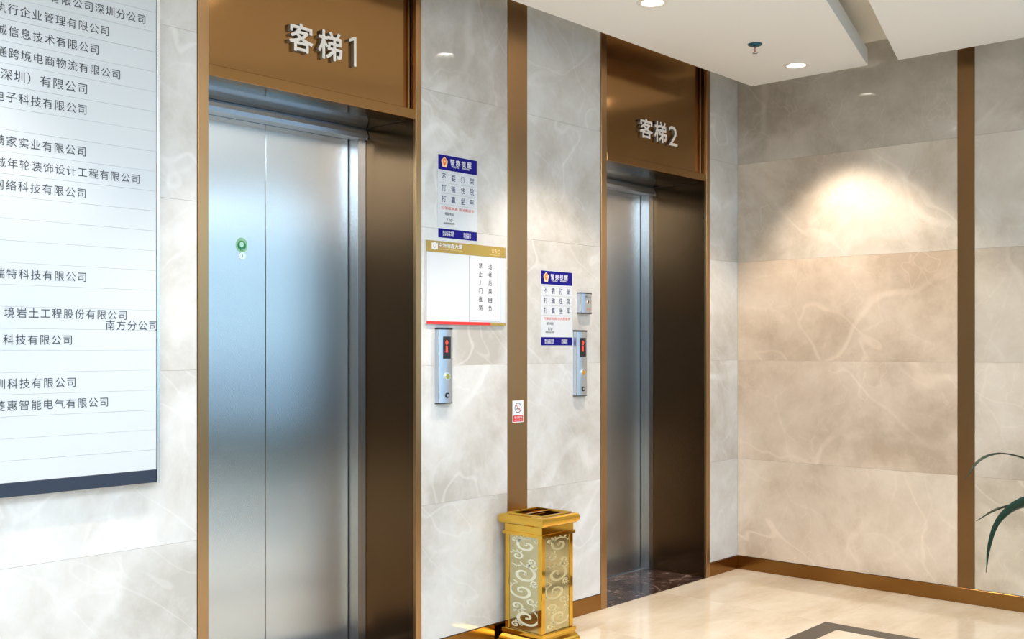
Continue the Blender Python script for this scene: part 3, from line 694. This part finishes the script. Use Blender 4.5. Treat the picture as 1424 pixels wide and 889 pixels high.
def pattern():
    bm = bmesh.new()
    for k, (cx_, cy_, r_, sg, a_) in enumerate(((.008, .168, .030, 1, .5), (-.018, .118, .016, -1, 2.6), (.022, .098, .013, 1, 4.0), (.000, .040, .036, -1, 2.2), (-.006, -.036, .034, 1, 2.0),
                                               (.022, -.076, .014, -1, .3), (-.020, -.104, .017, 1, 4.4), (.008, -.150, .036, -1, 1.1), (-.024, -.186, .012, 1, 0), (-.026, .190, .010, -1, 1), (.030, .006, .010, -1, 5.5))):
        spiral(bm, cx_, cy_, r_, 1.35, a_, sg, .0092*(r_/.034)**.6)
        for j in range(4): leaf2d(bm, cx_+r_*.95*math.cos(a_+sg*.5*j), cy_+r_*.95*math.sin(a_+sg*.5*j), a_+sg*.5*j-.3, r_*.5+.004, .0055)
    bmesh.ops.create_grid
    for v in bm.verts: v.co.x = max(-.0405+.0, min(.0405, v.co.x)); v.co.y = max(-.205, min(.205, v.co.y))
    th = bmesh.ops.extrude_face_region(bm, geom=bm.faces[:])
    for v in [e_ for e_ in th['geom'] if isinstance(e_, bmesh.types.BMVert)]: v.co.z = .0008
    return bm
pat_me = None
for k, ang in enumerate((0, -PI/2, PI, PI/2)):    # 0 faces -y, then -x
    R4 = Matrix.Rotation(ang, 4, 'Z')
    bm = bmesh.new(); add_box(bm, -(bh-pw)+.0005, (bh-pw)-.0005, -.1025, -.0995, .069, .493)
    bmesh.ops.transform(bm, matrix=R4, verts=bm.verts); pn_ = fin('glass_panel', bm, M['mirror'], bn, (0, 0, 0))
    if k < 2:
        if pat_me is None:
            bm = pattern(); pat_me = bpy.data.meshes.new('scroll_pattern'); bmesh.ops.recalc_face_normals(bm, faces=bm.faces); bm.to_mesh(pat_me); bm.free(); pat_me.materials.append(M['frost'])
        o = link('scroll_pattern', pat_me if k else pat_me.copy(), None, pn_)
        if k == 0: o.data.materials[0] = M['frost2']
        sc_ = Matrix.Diagonal((1.95, 1.02, 1, 1))
        o.matrix_local = R4 @ Matrix.Translation((0, -.1026, .281)) @ Matrix.Rotation(PI/2, 4, 'X') @ sc_

# ---------------------------------------------------------------- potted plant at the right
FWD = Vector((.7462, .6657, 0)); RGT = Vector((.6657, -.7462, 0)); CAMP = Vector((0, -3.357, 1.35))
PC = Vector((4.82, -2.29, 0))
pl = tag(empty('potted_plant', PC), 'potted plant with long dark green strap leaves at the right edge', 'plant')
bm = bmesh.new(); lathe(bm, [(.105, .0005), (.12, .02), (.155, .30), (.162, .31), (.162, .33), (.148, .33), (.144, .29)], 40); fin('pot', bm, M['pot'], pl, (0, 0, 0), True)
bm = bmesh.new(); lathe(bm, [(.143, .285), (.143, .30), (.02, .305)], 32); fin('soil', bm, M['soil'], pl, (0, 0, 0))
def strap(name, ctrl, wmax, wt=.25, flip=0.0, n=22):
    """leaf along a smooth curve through control points (plant coordinates)"""
    P_ = [Vector(c_) for c_ in ctrl]; pts = []
    Q = [P_[0]*2-P_[1]] + P_ + [P_[-1]*2-P_[-2]]
    seg = len(P_)-1
    for i in range(n+1):
        s = i/n*seg; k = min(int(s), seg-1); t = s-k; p0, p1, p2, p3 = Q[k:k+4]
        pts.append(.5*((2*p1)+(-p0+p2)*t+(2*p0-5*p1+4*p2-p3)*t*t+(-p0+3*p1-3*p2+p3)*t**3))
    bm = bmesh.new(); prev = None
    for i, p_ in enumerate(pts):
        u = i/n; T = (pts[min(i+1, n)] - pts[max(i-1, 0)]).normalized(); side = T.cross(Vector((0, 0, 1)))
        if side.length < .05: side = FWD.copy()
        side.normalize(); side = (side*math.cos(flip) + T.cross(side)*math.sin(flip)).normalized(); up = side.cross(T).normalized()
        wd = wmax*(wt + (1-wt)*math.sin(PI*min(1, u*.62+.18))) * min(1, (1-u)*4.5+.06) / 2
        row = [bm.verts.new(p_ + side*wd*a_ + up*abs(a_)*wd*.35 + up*o_) for o_ in (0, -.0012) for a_ in (-1, -.5, 0, .5, 1)]
        if prev:
            for k in range(4):
                bm.faces.new((prev[k], prev[k+1], row[k+1], row[k])); bm.faces.new((prev[5+k], row[5+k], row[6+k], prev[6+k]))
            bm.faces.new((prev[0], row[0], row[5], prev[5])); bm.faces.new((prev[4], prev[9], row[9], row[4]))
        prev = row
    return fin(name, bm, M['leaf'], pl, (0, 0, 0), True)
def at(px, py, dep):       # a point of the place given by where it is seen and its distance
    q = CAMP + (FWD + RGT*((px-712)/1505))*dep; return (q.x-PC.x, q.y-PC.y, 1.35-(py-482)/1505*dep)
base = (0, 0, .30)
strap('leaf', [base, at(1500, 700, 4.30), at(1450, 652, 4.26), at(1400, 632, 4.22), at(1364, 640, 4.19), at(1341, 668, 4.17)], .026, .2, 0)
strap('leaf', [base, at(1510, 722, 4.30), at(1462, 697, 4.24), at(1424, 700, 4.2), at(1388, 709, 4.16), at(1357, 725, 4.12)], .040, .5, .3)
strap('leaf', [base, at(1500, 730, 4.26), at(1455, 700, 4.2), at(1418, 704, 4.15), at(1390, 728, 4.12), at(1377, 762, 4.1), at(1371, 797, 4.09)], .066, .45, 1.0)
rl = random.Random(5)
for i in range(15):
    a_ = math.radians(-165 + i*14.5) + rl.uniform(-.08, .08)      # directions away from the frame
    a_ = math.atan2(RGT.y, RGT.x) + math.radians(-75 + i*11)
    L_ = rl.uniform(.34, .5); hh = rl.uniform(.22, .5); c_, s_ = math.cos(a_), math.sin(a_)
    strap('leaf', [base, (c_*L_*.25, s_*L_*.25, .32+hh*.8), (c_*L_*.6, s_*L_*.6, .32+hh), (c_*L_*.9, s_*L_*.9, .30+hh*.75), (c_*L_*1.08, s_*L_*1.08, .25+hh*.35)], rl.uniform(.032, .048), .35, rl.uniform(-.3, .3), 14)
# clipped hedges outside the glazing
for lab, q in (('low clipped hedge outside the glazed street front', (-9, 5.5, -10.2, -9.4, -.04, .30)), ('low clipped hedge outside the glazed entrance side', (6.5, 7.3, -12, 1.5, -.04, .42))):
    rh = random.Random(9)
    bm = bmesh.new(); add_box(bm, *q)
    bmesh.ops.subdivide_edges(bm, edges=bm.edges[:], cuts=14, use_grid_fill=True)
    for v in bm.verts: v.co += Vector((rh.uniform(-.05, .05), rh.uniform(-.05, .05), rh.uniform(-.03, .05) if v.co.z > .1 else 0))
    tag(fin('hedge', bm, M['hedge']), lab, 'hedge')
